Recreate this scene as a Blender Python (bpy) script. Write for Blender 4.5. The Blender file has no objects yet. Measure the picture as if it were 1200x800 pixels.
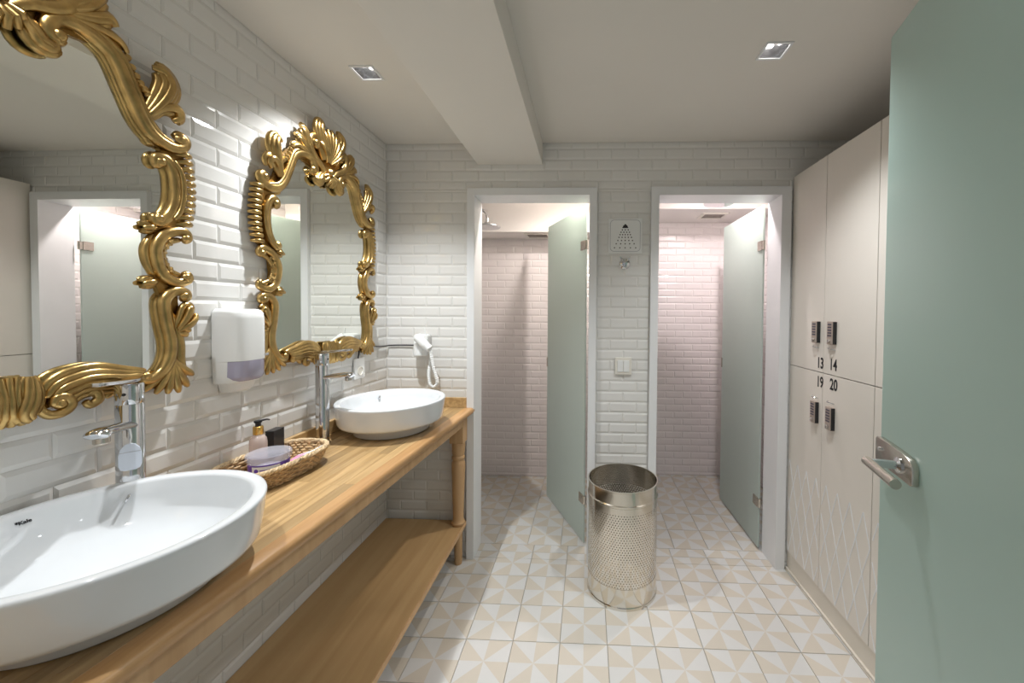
import bpy, bmesh, math, random
from mathutils import Vector, Matrix
random.seed(7)
PI = math.pi
D = bpy.data
SC = bpy.context.scene
COL = SC.collection

# ---------------------------------------------------------------- camera
cam_d = D.cameras.new('camera')
cam_d.sensor_fit = 'HORIZONTAL'
cam_d.sensor_width = 36.0
cam_d.lens = 446.34 / 1200 * 36
cam_d.shift_x = (600 - 670.70) / 1200
cam_d.shift_y = -(400 - 375.36) / 1200
cam_d.clip_start = 0.02
cam = D.objects.new('camera', cam_d)
COL.objects.link(cam)
FWD = Vector((-0.038014, 0.99904715, -0.02144115))
UP = Vector((-0.00897625, 0.0211144, 0.99973677))
RT = Vector((0.99923689, 0.03819645, 0.00816506))
mw = Matrix.Identity(4)
for i in range(3):
    mw[i][0] = RT[i]; mw[i][1] = UP[i]; mw[i][2] = -FWD[i]
mw[2][3] = 1.3987
cam.matrix_world = mw
SC.camera = cam

# ---------------------------------------------------------------- world, exposure
w = D.worlds.new('world'); SC.world = w
w.use_nodes = True
bg = w.node_tree.nodes['Background']
bg.inputs[0].default_value = (0.93, 0.97, 1.0, 1)
bg.inputs[1].default_value = 0.32
SC.view_settings.view_transform = 'Standard'
SC.view_settings.look = 'None'
SC.view_settings.gamma = 1.0
SC.view_settings.use_curve_mapping = False
SC.view_settings.exposure = 0.08
SPOT_W = 80.0
SHOWER_W = 36.0

# room constants (metres)
XL, YB, ZC = -1.137, 2.121, 2.334
XR = 1.62           # wall behind the lockers
XK = 1.107          # locker fronts
YF = 0.10           # entrance wall
YW = 2.25           # rear face of the back wall
ZT = 0.86           # counter top

# ---------------------------------------------------------------- materials
def newmat(name):
    m = D.materials.new(name); m.use_nodes = True
    nt = m.node_tree
    return m, nt, nt.nodes['Principled BSDF']
def inp(b, k, v):
    if k in b.inputs: b.inputs[k].default_value = v
def mat(name, col, rough=0.5, metal=0.0, coat=0.0, noise=0.0, nscale=8.0, bump=0.0, bscale=40.0, rand=0.0, trans=0.0, ior=1.45, spec=0.5):
    m, nt, b = newmat(name)
    c = (*col, 1) if len(col) == 3 else col
    inp(b, 'Base Color', c); inp(b, 'Roughness', rough); inp(b, 'Metallic', metal)
    inp(b, 'Coat Weight', coat); inp(b, 'Transmission Weight', trans); inp(b, 'IOR', ior); inp(b, 'Specular IOR Level', spec)
    N, L = nt.nodes, nt.links
    cur = None
    if noise or bump:
        tc = N.new('ShaderNodeTexCoord')
    if noise:
        nz = N.new('ShaderNodeTexNoise'); nz.inputs['Scale'].default_value = nscale; nz.inputs['Detail'].default_value = 5
        L.new(tc.outputs['Object'], nz.inputs['Vector'])
        mp = N.new('ShaderNodeMapRange'); mp.inputs[1].default_value = 0.3; mp.inputs[2].default_value = 0.7
        mp.inputs[3].default_value = 1 - noise; mp.inputs[4].default_value = 1 + noise
        L.new(nz.outputs['Fac'], mp.inputs[0]); cur = mp.outputs[0]
    if rand:
        oi = N.new('ShaderNodeObjectInfo')
        mr = N.new('ShaderNodeMapRange'); mr.inputs[3].default_value = 1 - rand; mr.inputs[4].default_value = 1 + rand * .6
        L.new(oi.outputs['Random'], mr.inputs[0])
        if cur:
            mu = N.new('ShaderNodeMath'); mu.operation = 'MULTIPLY'
            L.new(cur, mu.inputs[0]); L.new(mr.outputs[0], mu.inputs[1]); cur = mu.outputs[0]
        else: cur = mr.outputs[0]
    if cur:
        vm = N.new('ShaderNodeVectorMath'); vm.operation = 'SCALE'
        vm.inputs[0].default_value = c[:3]
        L.new(cur, vm.inputs['Scale']); L.new(vm.outputs[0], b.inputs['Base Color'])
    if bump:
        n2 = N.new('ShaderNodeTexNoise'); n2.inputs['Scale'].default_value = bscale; n2.inputs['Detail'].default_value = 3
        L.new(tc.outputs['Object'], n2.inputs['Vector'])
        bp = N.new('ShaderNodeBump'); bp.inputs['Strength'].default_value = bump; bp.inputs['Distance'].default_value = 0.004
        L.new(n2.outputs['Fac'], bp.inputs['Height']); L.new(bp.outputs[0], b.inputs['Normal'])
    return m
def emit(name, col, s):
    m, nt, b = newmat(name)
    inp(b, 'Base Color', (*col, 1)); inp(b, 'Emission Color', (*col, 1)); inp(b, 'Emission Strength', s)
    return m
def wood(name, c1, c2, axis='Y', scale=1.0, rough=0.42, rand=0.22, coat=0.15):
    m, nt, b = newmat(name); N, L = nt.nodes, nt.links
    tc = N.new('ShaderNodeTexCoord'); oi = N.new('ShaderNodeObjectInfo')
    ad = N.new('ShaderNodeVectorMath'); ad.operation = 'ADD'
    sc = N.new('ShaderNodeVectorMath'); sc.operation = 'SCALE'; sc.inputs['Scale'].default_value = 31.0
    cb = N.new('ShaderNodeCombineXYZ')
    for k in range(3): L.new(oi.outputs['Random'], cb.inputs[k])
    L.new(cb.outputs[0], sc.inputs[0]); L.new(tc.outputs['Object'], ad.inputs[0]); L.new(sc.outputs[0], ad.inputs[1])
    mp = N.new('ShaderNodeMapping')
    s = [38 * scale, 38 * scale, 38 * scale]; s['XYZ'.index(axis)] = 2.2 * scale
    mp.inputs['Scale'].default_value = s
    L.new(ad.outputs[0], mp.inputs['Vector'])
    nz = N.new('ShaderNodeTexNoise'); nz.inputs['Scale'].default_value = 1.0; nz.inputs['Detail'].default_value = 7; nz.inputs['Distortion'].default_value = 0.7
    L.new(mp.outputs[0], nz.inputs['Vector'])
    rp = N.new('ShaderNodeValToRGB'); rp.color_ramp.elements[0].position = 0.33; rp.color_ramp.elements[1].position = 0.68
    rp.color_ramp.elements[0].color = (*c2, 1); rp.color_ramp.elements[1].color = (*c1, 1)
    L.new(nz.outputs['Fac'], rp.inputs[0])
    mr = N.new('ShaderNodeMapRange'); mr.inputs[3].default_value = 1 - rand; mr.inputs[4].default_value = 1 + rand
    L.new(oi.outputs['Random'], mr.inputs[0])
    vm = N.new('ShaderNodeVectorMath'); vm.operation = 'SCALE'
    L.new(rp.outputs[0], vm.inputs[0]); L.new(mr.outputs[0], vm.inputs['Scale']); L.new(vm.outputs[0], b.inputs['Base Color'])
    inp(b, 'Roughness', rough); inp(b, 'Coat Weight', coat); inp(b, 'Coat Roughness', 0.25)
    bp = N.new('ShaderNodeBump'); bp.inputs['Strength'].default_value = 0.12; bp.inputs['Distance'].default_value = 0.002
    L.new(nz.outputs['Fac'], bp.inputs['Height']); L.new(bp.outputs[0], b.inputs['Normal'])
    return m
def frosted(name, col, trn=0.35, rough=0.25):
    m, nt, b = newmat(name); N, L = nt.nodes, nt.links
    inp(b, 'Base Color', (*col, 1)); inp(b, 'Roughness', rough); inp(b, 'Specular IOR Level', 0.45)
    t = N.new('ShaderNodeBsdfTranslucent'); t.inputs[0].default_value = (*[min(1, c * 1.15) for c in col], 1)
    mx = N.new('ShaderNodeMixShader'); mx.inputs[0].default_value = trn
    L.new(b.outputs[0], mx.inputs[1]); L.new(t.outputs[0], mx.inputs[2])
    L.new(mx.outputs[0], N['Material Output'].inputs['Surface'])
    return m
def clear_plastic(name, col, alpha=0.35, rough=0.12):
    m, nt, b = newmat(name); N, L = nt.nodes, nt.links
    inp(b, 'Base Color', (*col, 1)); inp(b, 'Roughness', rough)
    t = N.new('ShaderNodeBsdfTransparent'); t.inputs[0].default_value = (*[min(1, .5 + c * .5) for c in col], 1)
    mx = N.new('ShaderNodeMixShader'); mx.inputs[0].default_value = alpha
    L.new(t.outputs[0], mx.inputs[1]); L.new(b.outputs[0], mx.inputs[2])
    L.new(mx.outputs[0], N['Material Output'].inputs['Surface'])
    return m
def pinwheel(name, light, beige):
    m, nt, b = newmat(name); N, L = nt.nodes, nt.links
    tc = N.new('ShaderNodeTexCoord'); sp = N.new('ShaderNodeSeparateXYZ'); L.new(tc.outputs['Object'], sp.inputs[0])
    at = N.new('ShaderNodeMath'); at.operation = 'ARCTAN2'; L.new(sp.outputs['Y'], at.inputs[0]); L.new(sp.outputs['X'], at.inputs[1])
    dv = N.new('ShaderNodeMath'); dv.operation = 'DIVIDE'; dv.inputs[1].default_value = PI / 4; L.new(at.outputs[0], dv.inputs[0])
    a2 = N.new('ShaderNodeMath'); a2.operation = 'ADD'; a2.inputs[1].default_value = 8.0; L.new(dv.outputs[0], a2.inputs[0])
    fl = N.new('ShaderNodeMath'); fl.operation = 'FLOOR'; L.new(a2.outputs[0], fl.inputs[0])
    mo = N.new('ShaderNodeMath'); mo.operation = 'MODULO'; mo.inputs[1].default_value = 2.0; L.new(fl.outputs[0], mo.inputs[0])
    mx = N.new('ShaderNodeMix'); mx.data_type = 'RGBA'
    mx.inputs['A'].default_value = (*light, 1); mx.inputs['B'].default_value = (*beige, 1)
    L.new(mo.outputs[0], mx.inputs['Factor'])
    nz = N.new('ShaderNodeTexNoise'); nz.inputs['Scale'].default_value = 14; nz.inputs['Detail'].default_value = 4
    L.new(tc.outputs['Object'], nz.inputs['Vector'])
    oi = N.new('ShaderNodeObjectInfo')
    mr = N.new('ShaderNodeMapRange'); mr.inputs[3].default_value = 0.955; mr.inputs[4].default_value = 1.02; L.new(nz.outputs['Fac'], mr.inputs[0])
    m2 = N.new('ShaderNodeMapRange'); m2.inputs[3].default_value = 0.965; m2.inputs[4].default_value = 1.02; L.new(oi.outputs['Random'], m2.inputs[0])
    mu = N.new('ShaderNodeMath'); mu.operation = 'MULTIPLY'; L.new(mr.outputs[0], mu.inputs[0]); L.new(m2.outputs[0], mu.inputs[1])
    vm = N.new('ShaderNodeVectorMath'); vm.operation = 'SCALE'; L.new(mx.outputs['Result'], vm.inputs[0]); L.new(mu.outputs[0], vm.inputs['Scale'])
    L.new(vm.outputs[0], b.inputs['Base Color'])
    inp(b, 'Roughness', 0.42)
    return m

M = {}
M['plaster'] = mat('ceiling_plaster', (.78, .75, .695), .8, noise=.02, nscale=2.0)
M['paint'] = mat('white_paint', (.80, .77, .72), .6)
M['grout'] = mat('pale_grout', (.76, .74, .69), .85, noise=.05)
M['tile'] = mat('white_metro_tile', (.77, .76, .735), .09, coat=.3, noise=.015, nscale=3.0, bump=.05, bscale=9, rand=.02)
M['tile_s'] = mat('shower_metro_tile', (.80, .745, .74), .12, coat=.2, noise=.015, nscale=3.0)
M['shower_paint'] = mat('shower_plaster', (.83, .79, .76), .7)
M['fgrout'] = mat('floor_grout', (.36, .33, .28), .9)
M['ftile'] = pinwheel('pinwheel_cement_tile', (.635, .63, .61), (.60, .545, .46))
M['frame'] = mat('white_lacquer', (.80, .81, .82), .35, noise=.01)
M['locker'] = mat('cream_laminate', (.76, .715, .65), .45, noise=.01)
M['locker_in'] = mat('locker_shadow_gap', (.30, .27, .23), .7)
M['plinth'] = mat('plinth_laminate', (.72, .665, .58), .5)
M['gold'] = mat('antique_gold', (.51, .345, .135), .29, 1.0, noise=.22, nscale=30, bump=.12, bscale=120)
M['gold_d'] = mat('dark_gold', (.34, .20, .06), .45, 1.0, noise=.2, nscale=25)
M['mirror'] = mat('mirror_silver', (.86, .88, .84), .005, 1.0)
M['ceramic'] = mat('white_ceramic', (.74, .765, .785), .06, coat=.5)
M['chrome'] = mat('chrome', (.66, .67, .69), .06, 1.0)
M['steel'] = mat('brushed_steel', (.60, .56, .50), .25, 1.0, noise=.05, nscale=60)
M['bin'] = mat('polished_steel', (.74, .70, .63), .13, 1.0)
M['dark'] = mat('black_plastic', (.02, .02, .022), .35)
M['dial'] = mat('lock_dials', (.10, .09, .12), .4)
M['bronze'] = mat('lock_body', (.50, .42, .36), .38, .5)
M['white'] = mat('white_plastic', (.82, .83, .82), .28)
M['offwhite'] = mat('off_white_plastic', (.78, .75, .68), .35)
M['smoke'] = mat('smoked_violet_window', (.40, .38, .50), .15, coat=.4)
M['grey_print'] = mat('grey_print', (.45, .46, .48), .5)
M['black_print'] = mat('black_print', (.015, .015, .018), .5)
M['glass_s'] = frosted('frosted_green_glass', (.68, .76, .72), .38, .28)
M['glass_e'] = frosted('frosted_entry_glass', (.62, .75, .71), .40, .22)
M['glass_edge'] = mat('green_glass_edge', (.30, .46, .42), .15, coat=.5)
M['oak'] = wood('oak_stave', (.56, .38, .185), (.35, .215, .088), 'Y', 1.0, .34, .28, .3)
M['oak_n'] = wood('oak_nosing', (.58, .345, .155), (.45, .24, .09), 'Y', 1.0, .36, .05, .25)
M['pine'] = wood('pine_shelf', (.53, .35, .17), (.44, .275, .12), 'Y', .5, .5, .05, .05)
M['pine_leg'] = wood('pine_leg', (.60, .385, .20), (.50, .30, .14), 'Z', .6, .5, .05, .05)
M['wicker'] = mat('wicker', (.52, .355, .19), .6, noise=.35, nscale=60)
M['wicker_l'] = mat('pale_wicker', (.66, .50, .30), .6, noise=.3, nscale=60)
M['lotion'] = clear_plastic('rose_lotion', (.80, .66, .60), .55)
M['tub'] = clear_plastic('clear_tub', (.80, .80, .86), .30)
M['tub_label'] = mat('purple_label', (.13, .06, .42), .4)
M['goldcap'] = mat('gold_collar', (.80, .52, .16), .25, 1.0)
M['pink'] = mat('pink_packet', (.85, .35, .55), .5)
M['paper'] = mat('white_paper', (.82, .82, .84), .6)
M['bulb'] = emit('lit_bulb', (1.0, .97, .92), 14.0)
M['reflector'] = mat('lamp_reflector', (.55, .55, .56), .15, .95)
M['tagblue'] = mat('pale_blue_tag', (.70, .75, .84), .4)
M['cotton'] = mat('cotton_filling', (.70, .66, .80), .9)

# ---------------------------------------------------------------- mesh helpers
def link(name, me, m=None, parent=None, loc=None, smooth=False):
    o = D.objects.new(name, me); COL.objects.link(o)
    if m is not None and me is not None and len(me.materials) == 0: me.materials.append(m)
    if parent is not None: o.parent = parent
    if loc is not None: o.location = loc
    if smooth and me is not None:
        for p in me.polygons: p.use_smooth = True
    return o
def sharp(me, ang=35):
    for p in me.polygons: p.use_smooth = True
    bm = bmesh.new(); bm.from_mesh(me)
    for e in bm.edges:
        if len(e.link_faces) == 2 and e.calc_face_angle(0) > math.radians(ang): e.smooth = False
    bm.to_mesh(me); bm.free()
class MB:
    """collects geometry for ONE mesh object"""
    def __init__(s): s.v = []; s.f = []
    def add(s, vs, fs):
        o = len(s.v); s.v += [tuple(v) for v in vs]; s.f += [tuple(i + o for i in f) for f in fs]; return s
    def box(s, x0, x1, y0, y1, z0, z1):
        return s.add([(x0,y0,z0),(x1,y0,z0),(x1,y1,z0),(x0,y1,z0),(x0,y0,z1),(x1,y0,z1),(x1,y1,z1),(x0,y1,z1)],
                     [(0,3,2,1),(4,5,6,7),(0,1,5,4),(1,2,6,5),(2,3,7,6),(3,0,4,7)])
    def quad(s, a, b, c, d): return s.add([a, b, c, d], [(0, 1, 2, 3)])
    def tube(s, pts, rad, n=8, flat=1.0, closed=False, nrm=None, cap=True):
        """sweep; rad scalar or list; flat scales along the fixed normal nrm"""
        P = [Vector(p) for p in pts]; k = len(P)
        R = rad if isinstance(rad, (list, tuple)) else [rad] * k
        vs = []; prev = None
        for i in range(k):
            if closed: t = (P[(i + 1) % k] - P[i - 1])
            else: t = P[min(i + 1, k - 1)] - P[max(i - 1, 0)]
            if t.length < 1e-9: t = Vector((0, 0, 1))
            t.normalize()
            if nrm is not None:
                a = Vector(nrm); a = (a - a.dot(t) * t)
                a = a.normalized() if a.length > 1e-6 else t.orthogonal().normalized()
            else:
                if prev is None: a = t.orthogonal().normalized()
                else:
                    a = prev - prev.dot(t) * t
                    a = a.normalized() if a.length > 1e-6 else t.orthogonal().normalized()
            prev = a; b = t.cross(a)
            for j in range(n):
                th = 2 * PI * j / n
                vs.append(P[i] + a * (math.cos(th) * R[i] * flat) + b * (math.sin(th) * R[i]))
        fs = []
        for i in range(k if closed else k - 1):
            i2 = (i + 1) % k
            for j in range(n):
                j2 = (j + 1) % n
                fs.append((i * n + j, i * n + j2, i2 * n + j2, i2 * n + j))
        if cap and not closed:
            fs.append(tuple(reversed(range(n)))); fs.append(tuple(range((k - 1) * n, k * n)))
        return s.add(vs, fs)
    def lathe(s, prof, n=32, c=(0, 0, 0), sx=1.0, sy=1.0, cap=True):
        vs = []; k = len(prof)
        for (r, z) in prof:
            for j in range(n):
                th = 2 * PI * j / n
                vs.append((c[0] + sx * r * math.cos(th), c[1] + sy * r * math.sin(th), c[2] + z))
        fs = [(i * n + j, i * n + (j + 1) % n, (i + 1) * n + (j + 1) % n, (i + 1) * n + j) for i in range(k - 1) for j in range(n)]
        if cap:
            if prof[0][0] > 1e-6: fs.append(tuple(reversed(range(n))))
            if prof[-1][0] > 1e-6: fs.append(tuple(range((k - 1) * n, k * n)))
        return s.add(vs, fs)
    def prism(s, poly, a0, a1, axis='x'):
        """poly in the other two axes (cyclic order), extruded from a0 to a1 along axis"""
        def P(u, v, a): return {'x': (a, u, v), 'y': (u, a, v), 'z': (u, v, a)}[axis]
        n = len(poly)
        vs = [P(u, v, a0) for u, v in poly] + [P(u, v, a1) for u, v in poly]
        fs = [tuple(reversed(range(n))), tuple(range(n, 2 * n))] + [(i, (i + 1) % n, n + (i + 1) % n, n + i) for i in range(n)]
        return s.add(vs, fs)
    def xf(s, mtx):
        s.v = [tuple(mtx @ Vector(v)) for v in s.v]; return s
    def mesh(s, name, bevel=0.0, segs=2):
        me = D.meshes.new(name); me.from_pydata(s.v, [], s.f)
        bm = bmesh.new(); bm.from_mesh(me)
        bmesh.ops.recalc_face_normals(bm, faces=bm.faces[:])
        if bevel:
            es = [e for e in bm.edges if len(e.link_faces) == 2 and e.calc_face_angle(0) > 0.6]
            bmesh.ops.bevel(bm, geom=es, offset=bevel, segments=segs, affect='EDGES', profile=.5, clamp_overlap=True)
        bm.to_mesh(me); bm.free(); me.update()
        return me
    def build(s, name, m, parent=None, bevel=0.0, smooth=False, segs=2, loc=None, ang=35):
        me = s.mesh(name, bevel, segs)
        if smooth: sharp(me, ang)
        return link(name, me, m, parent, loc)
def spline(pts, n=6):
    """Catmull-Rom through points of any dimension"""
    out = []; k = len(pts)
    for i in range(k - 1):
        p0 = pts[max(i - 1, 0)]; p1 = pts[i]; p2 = pts[i + 1]; p3 = pts[min(i + 2, k - 1)]
        for j in range(n):
            t = j / n
            out.append(tuple(.5 * (2 * b + (c - a) * t + (2 * a - 5 * b + 4 * c - d) * t * t + (-a + 3 * b - 3 * c + d) * t ** 3) for a, b, c, d in zip(p0, p1, p2, p3)))
    out.append(tuple(pts[-1])); return out
def tag(o, label, cat, group=None, kind=None):
    o['label'] = label; o['category'] = cat
    if group: o['group'] = group
    if kind: o['kind'] = kind
    return o
def empty(name, loc=(0, 0, 0), rz=0.0, label=None, cat=None, group=None, kind=None):
    o = D.objects.new(name, None); COL.objects.link(o); o.empty_display_size = .05
    o.location = loc; o.rotation_euler = (0, 0, rz)
    if label: tag(o, label, cat, group, kind)
    return o
def text_mesh(body, size, mtx, extrude=.0004):
    cu = D.curves.new('lettering', 'FONT'); cu.body = body; cu.size = size; cu.extrude = extrude
    cu.align_x = 'CENTER'; cu.align_y = 'CENTER'; cu.resolution_u = 3; cu.offset = size * .022
    o = D.objects.new('lettering_tmp', cu); COL.objects.link(o)
    bpy.context.view_layer.update()
    me = D.meshes.new_from_object(o.evaluated_get(bpy.context.evaluated_depsgraph_get()))
    D.objects.remove(o); D.curves.remove(cu)
    me.materials.clear()
    me.transform(mtx)
    return me
def slab(mb, axis, a0, a1, us, vs, holes):
    """panel with rectangular holes; (u,v) are the two other axes in order"""
    U = sorted(set([us[0], us[1]] + [h for q in holes for h in q[:2] if us[0] < h < us[1]]))
    V = sorted(set([vs[0], vs[1]] + [h for q in holes for h in q[2:] if vs[0] < h < vs[1]]))
    for i in range(len(U) - 1):
        for j in range(len(V) - 1):
            cu, cv = (U[i] + U[i + 1]) / 2, (V[j] + V[j + 1]) / 2
            if any(h[0] < cu < h[1] and h[2] < cv < h[3] for h in holes): continue
            if axis == 'z': mb.box(U[i], U[i+1], V[j], V[j+1], a0, a1)
            elif axis == 'y': mb.box(U[i], U[i+1], a0, a1, V[j], V[j+1])
            else: mb.box(a0, a1, U[i], U[i+1], V[j], V[j+1])
    return mb

# ---------------------------------------------------------------- setting: shell
OL = (-0.632, 0.014, 2.045)     # left shower opening x0,x1,top
OR = (0.384, 1.045, 2.042)      # right shower opening
CL = (-0.668, 0.051, 2.080)     # casing outer edges
CR = (0.346, 1.092, 2.084)
SL = (-1.06, 0.14, 3.20)        # left shower x0,x1,rear wall y
SR = (0.26, 1.42, 3.30)
LAMPS = [(-0.873, 1.487), (0.657, 1.400), (-0.873, 0.50), (0.657, 0.46)]
LH = 0.038

floor = MB().box(XL - .1, XR + .1, -.2, 3.45, -.06, -.0045).build('floor', M['fgrout'])
tag(floor, 'floor of square pinwheel patterned beige and white tiles', 'floor', kind='structure')
ceil = MB(); slab(ceil, 'z', ZC, ZC + .12, (XL - .1, XR + .1), (-.05, YW), [(x - LH, x + LH, y - LH, y + LH) for x, y in LAMPS])
ceil = ceil.build('ceiling', M['plaster'])
tag(ceil, 'plain off-white plaster ceiling over the washroom', 'ceiling', kind='structure')
beam = MB().box(-.615, -.252, YF, YB, 2.215, ZC).build('ceiling_beam', M['plaster'], bevel=.002)
tag(beam, 'boxed plaster beam running along the ceiling to the back wall', 'beam', kind='structure')
wl = MB().box(XL - .1, XL, -.05, YW, -.0045, ZC).build('wall_left', M['grout'])
tag(wl, 'left wall of white bevelled metro tiles behind the gold mirrors', 'wall', kind='structure')
wb = MB(); slab(wb, 'y', YB, YW, (XL, XR), (-.0045, ZC), [(OL[0], OL[1], -1, OL[2]), (OR[0], OR[1], -1, OR[2])])
wb = wb.build('wall_back', M['grout'])
tag(wb, 'back wall of white metro tiles with two shower doorways', 'wall', kind='structure')
wr = MB().box(XR, XR + .1, -.05, YW, -.0045, ZC).build('wall_right', M['paint'])
tag(wr, 'painted wall behind the row of lockers', 'wall', kind='structure')
wf = MB(); slab(wf, 'y', -.05, YF, (XL, XR), (-.0045, ZC), [(-.40, .56, -1, 2.13)])
wf = wf.build('wall_front', M['paint'])
tag(wf, 'painted entrance wall with the doorway at the camera', 'wall', kind='structure')

def shower(name, S, zc, soff_y, soff_z, lab):
    x0, x1, y1 = S
    o = MB().box(x0, x1, y1, y1 + .1, -.0045, zc).build('wall_' + name + '_rear', M['grout'])
    tag(o, 'rear tiled wall inside the ' + lab + ' shower stall', 'wall', kind='structure')
    a = MB().box(x0 - .06, x0, YW, y1 + .1, -.0045, zc).build('wall_' + name + '_left', M['shower_paint'])
    tag(a, 'left side wall inside the ' + lab + ' shower stall', 'wall', kind='structure')
    b = MB().box(x1, x1 + .06, YW, y1 + .1, -.0045, zc).build('wall_' + name + '_right', M['shower_paint'])
    tag(b, 'right side wall inside the ' + lab + ' shower stall', 'wall', kind='structure')
    c = MB().box(x0 - .06, x1 + .06, YW, y1 + .1, zc, zc + .1).build('ceiling_' + name, M['shower_paint'])
    tag(c, 'ceiling of the ' + lab + ' shower stall', 'ceiling', kind='structure')
    s = MB().box(x0, x1, soff_y, y1, soff_z, zc).build('soffit_' + name, M['shower_paint'])
    tag(s, 'dropped plaster soffit at the rear of the ' + lab + ' shower stall', 'soffit', kind='structure')
    return o, a, b
SWL = shower('shower_left', SL, 2.30, 2.93, 2.015, 'left-hand')
SWR = shower('shower_right', SR, 2.32, 2.86, 2.170, 'right-hand')

# door casings (front architrave and jamb lining in one moulded frame)
def casing(name, C, O, lab):
    m = MB()
    e = .004
    for (a0, a1, b0, b1) in ((C[0], O[0] + e, 0, C[2]), (O[1] - e, C[1], 0, C[2]), (O[0] + e, O[1] - e, O[2] - e, C[2])):
        m.box(a0, a1, YB - .024, YB, b0, b1)
    m.box(O[0], O[0] + e, YB, YW + .004, 0, O[2]); m.box(O[1] - e, O[1], YB, YW + .004, 0, O[2])
    m.box(O[0] + e, O[1] - e, YB, YW + .004, O[2] - e, O[2])
    o = m.build(name, M['frame'])
    return tag(o, lab, 'door frame', kind='structure')
casing('trim_1', CL, OL, 'white door frame around the left shower, beside the counter end')
casing('trim_2', CR, OR, 'white door frame around the right shower, beside the lockers')

# ---------------------------------------------------------------- wall tiles
TW, TH, GAP, BEV, PROUD = .148, .0583, .0010, .0105, .0034
ZPH = .901
_tm = {}
def tile_geo(wd, ht):
    """bevelled tile lying in local x (width), z (height), facing -y; origin at its lower-left"""
    b = min(BEV, ht * .35); e = min(.0065, wd * .35); x0, x1, z0, z1 = GAP / 2, wd - GAP / 2, GAP / 2, ht - GAP / 2
    A = [(x0, 0, z0), (x1, 0, z0), (x1, 0, z1), (x0, 0, z1)]
    B = [(x, -.0008, z) for x, _, z in A]
    Cc = [(x0 + e, -PROUD, z0 + b), (x1 - e, -PROUD, z0 + b), (x1 - e, -PROUD, z1 - b), (x0 + e, -PROUD, z1 - b)]
    fs = []
    for k in range(4):
        k2 = (k + 1) % 4
        fs += [(k, k2, 4 + k2, 4 + k), (4 + k, 4 + k2, 8 + k2, 8 + k)]
    return A + B + Cc, fs + [(8, 9, 10, 11)]
def tile_mesh(wd, ht, m):
    k = (round(wd, 3), round(ht, 3), m.name)
    if k not in _tm:
        v, f = tile_geo(wd, ht)
        me = D.meshes.new('wall_tile'); me.from_pydata(v, [], f); me.materials.append(m); _tm[k] = me
    return _tm[k]
CAMP = Vector((0, 0, 1.3987))
def lay(u0, u1, z0, z1, uph, regions=None):
    """tile rectangles (u,z,w,h) in running bond, clipped to regions"""
    regions = regions or [(u0, u1, z0, z1)]
    out = []
    k0 = math.floor((z0 - ZPH) / TH) - 1
    k = k0
    while ZPH + k * TH < z1:
        zz = ZPH + k * TH; off = uph + (TW / 2 if k % 2 else 0)
        i = math.floor((u0 - off) / TW) - 1
        while off + i * TW < u1:
            a = off + i * TW
            for (r0, r1, q0, q1) in regions:
                A, B, Zl, Zh = max(a, r0), min(a + TW, r1), max(zz, q0), min(zz + TH, q1)
                if B - A > .012 and Zh - Zl > .010: out.append((A, Zl, B - A, Zh - Zl))
            i += 1
        k += 1
    return out
def tile_wall(parent, rects, place, m, limit, hidden=lambda p: False):
    """place(u,z)-> matrix of the tile; nearest visible ones become parts, the rest one joined field"""
    L = []
    for r in rects:
        mt = place(r[0], r[1]); c = mt @ Vector((r[2] / 2, 0, r[3] / 2))
        L.append(((c - CAMP).length + (50 if hidden(c) else 0), r, mt))
    L.sort(key=lambda t: t[0])
    for d, r, mt in L[:limit]:
        o = link('wall_tile', tile_mesh(r[2], r[3], m), None, parent); o.matrix_local = mt
    rest = MB()
    for d, r, mt in L[limit:]:
        v, f = tile_geo(r[2], r[3]); rest.add([mt @ Vector(p) for p in v], f)
    if rest.v:
        o = rest.build('tile_field', m, parent); o['kind'] = 'stuff'
RZ_L = Matrix.Rotation(PI / 2, 4, 'Z')      # local x -> +Y, facing +X
def pl_left(u, z): return Matrix.Translation((XL, u, z)) @ RZ_L
def hid_left(c):
    if c.z < .90: return True
    if c.y < .70: return True
    for yc in (.672, 1.60):
        if abs(c.y - yc) < .27 and 1.27 < c.z < 1.95: return True
    return False
tile_wall(wl, lay(YF, YB, 0, ZC, 1.133), pl_left, M['tile'], 300, hid_left)
def pl_back(u, z): return Matrix.Translation((u, YB, z))
regs = [(XL, CL[0], 0, CL[2]), (CL[1], CR[0], 0, CL[2]), (CR[1], XR, 0, CL[2]), (XL, XR, CL[2], ZC)]
tile_wall(wb, lay(XL, XR, 0, ZC, .2035, regs), pl_back, M['tile'], 300, lambda c: c.x > 1.13 or (c.z > 2.21 and -.62 < c.x < -.25))
for (o, a, b), S, zt, ph in ((SWL, SL, 2.015, .05), (SWR, SR, 2.17, .09)):
    f = MB()
    for r in lay(S[0], S[1], 0, zt, ph):
        v, q = tile_geo(r[2], r[3]); f.add([(p[0] + r[0], p[1] + S[2], p[2] + r[1]) for p in v], q)
    f = f.build('tile_field', M['tile_s'], o); f['kind'] = 'stuff'
    for wall, x, sg in ((a, S[0], 1), (b, S[1], -1)):
        f = MB(); mt = Matrix.Rotation(PI / 2 * sg, 4, 'Z')
        for r in lay(0, S[2] - YW, 0, 2.27, .03):
            v, q = tile_geo(r[2], r[3])
            for_u = (lambda p: (YW + r[0] + p[0]) if sg > 0 else (S[2] - r[0] - p[0]))
            f.add([(x + sg * (-p[1]), for_u(p), r[1] + p[2]) for p in v], q)
        f = f.build('tile_field', M['tile_s'], wall); f['kind'] = 'stuff'

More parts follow.
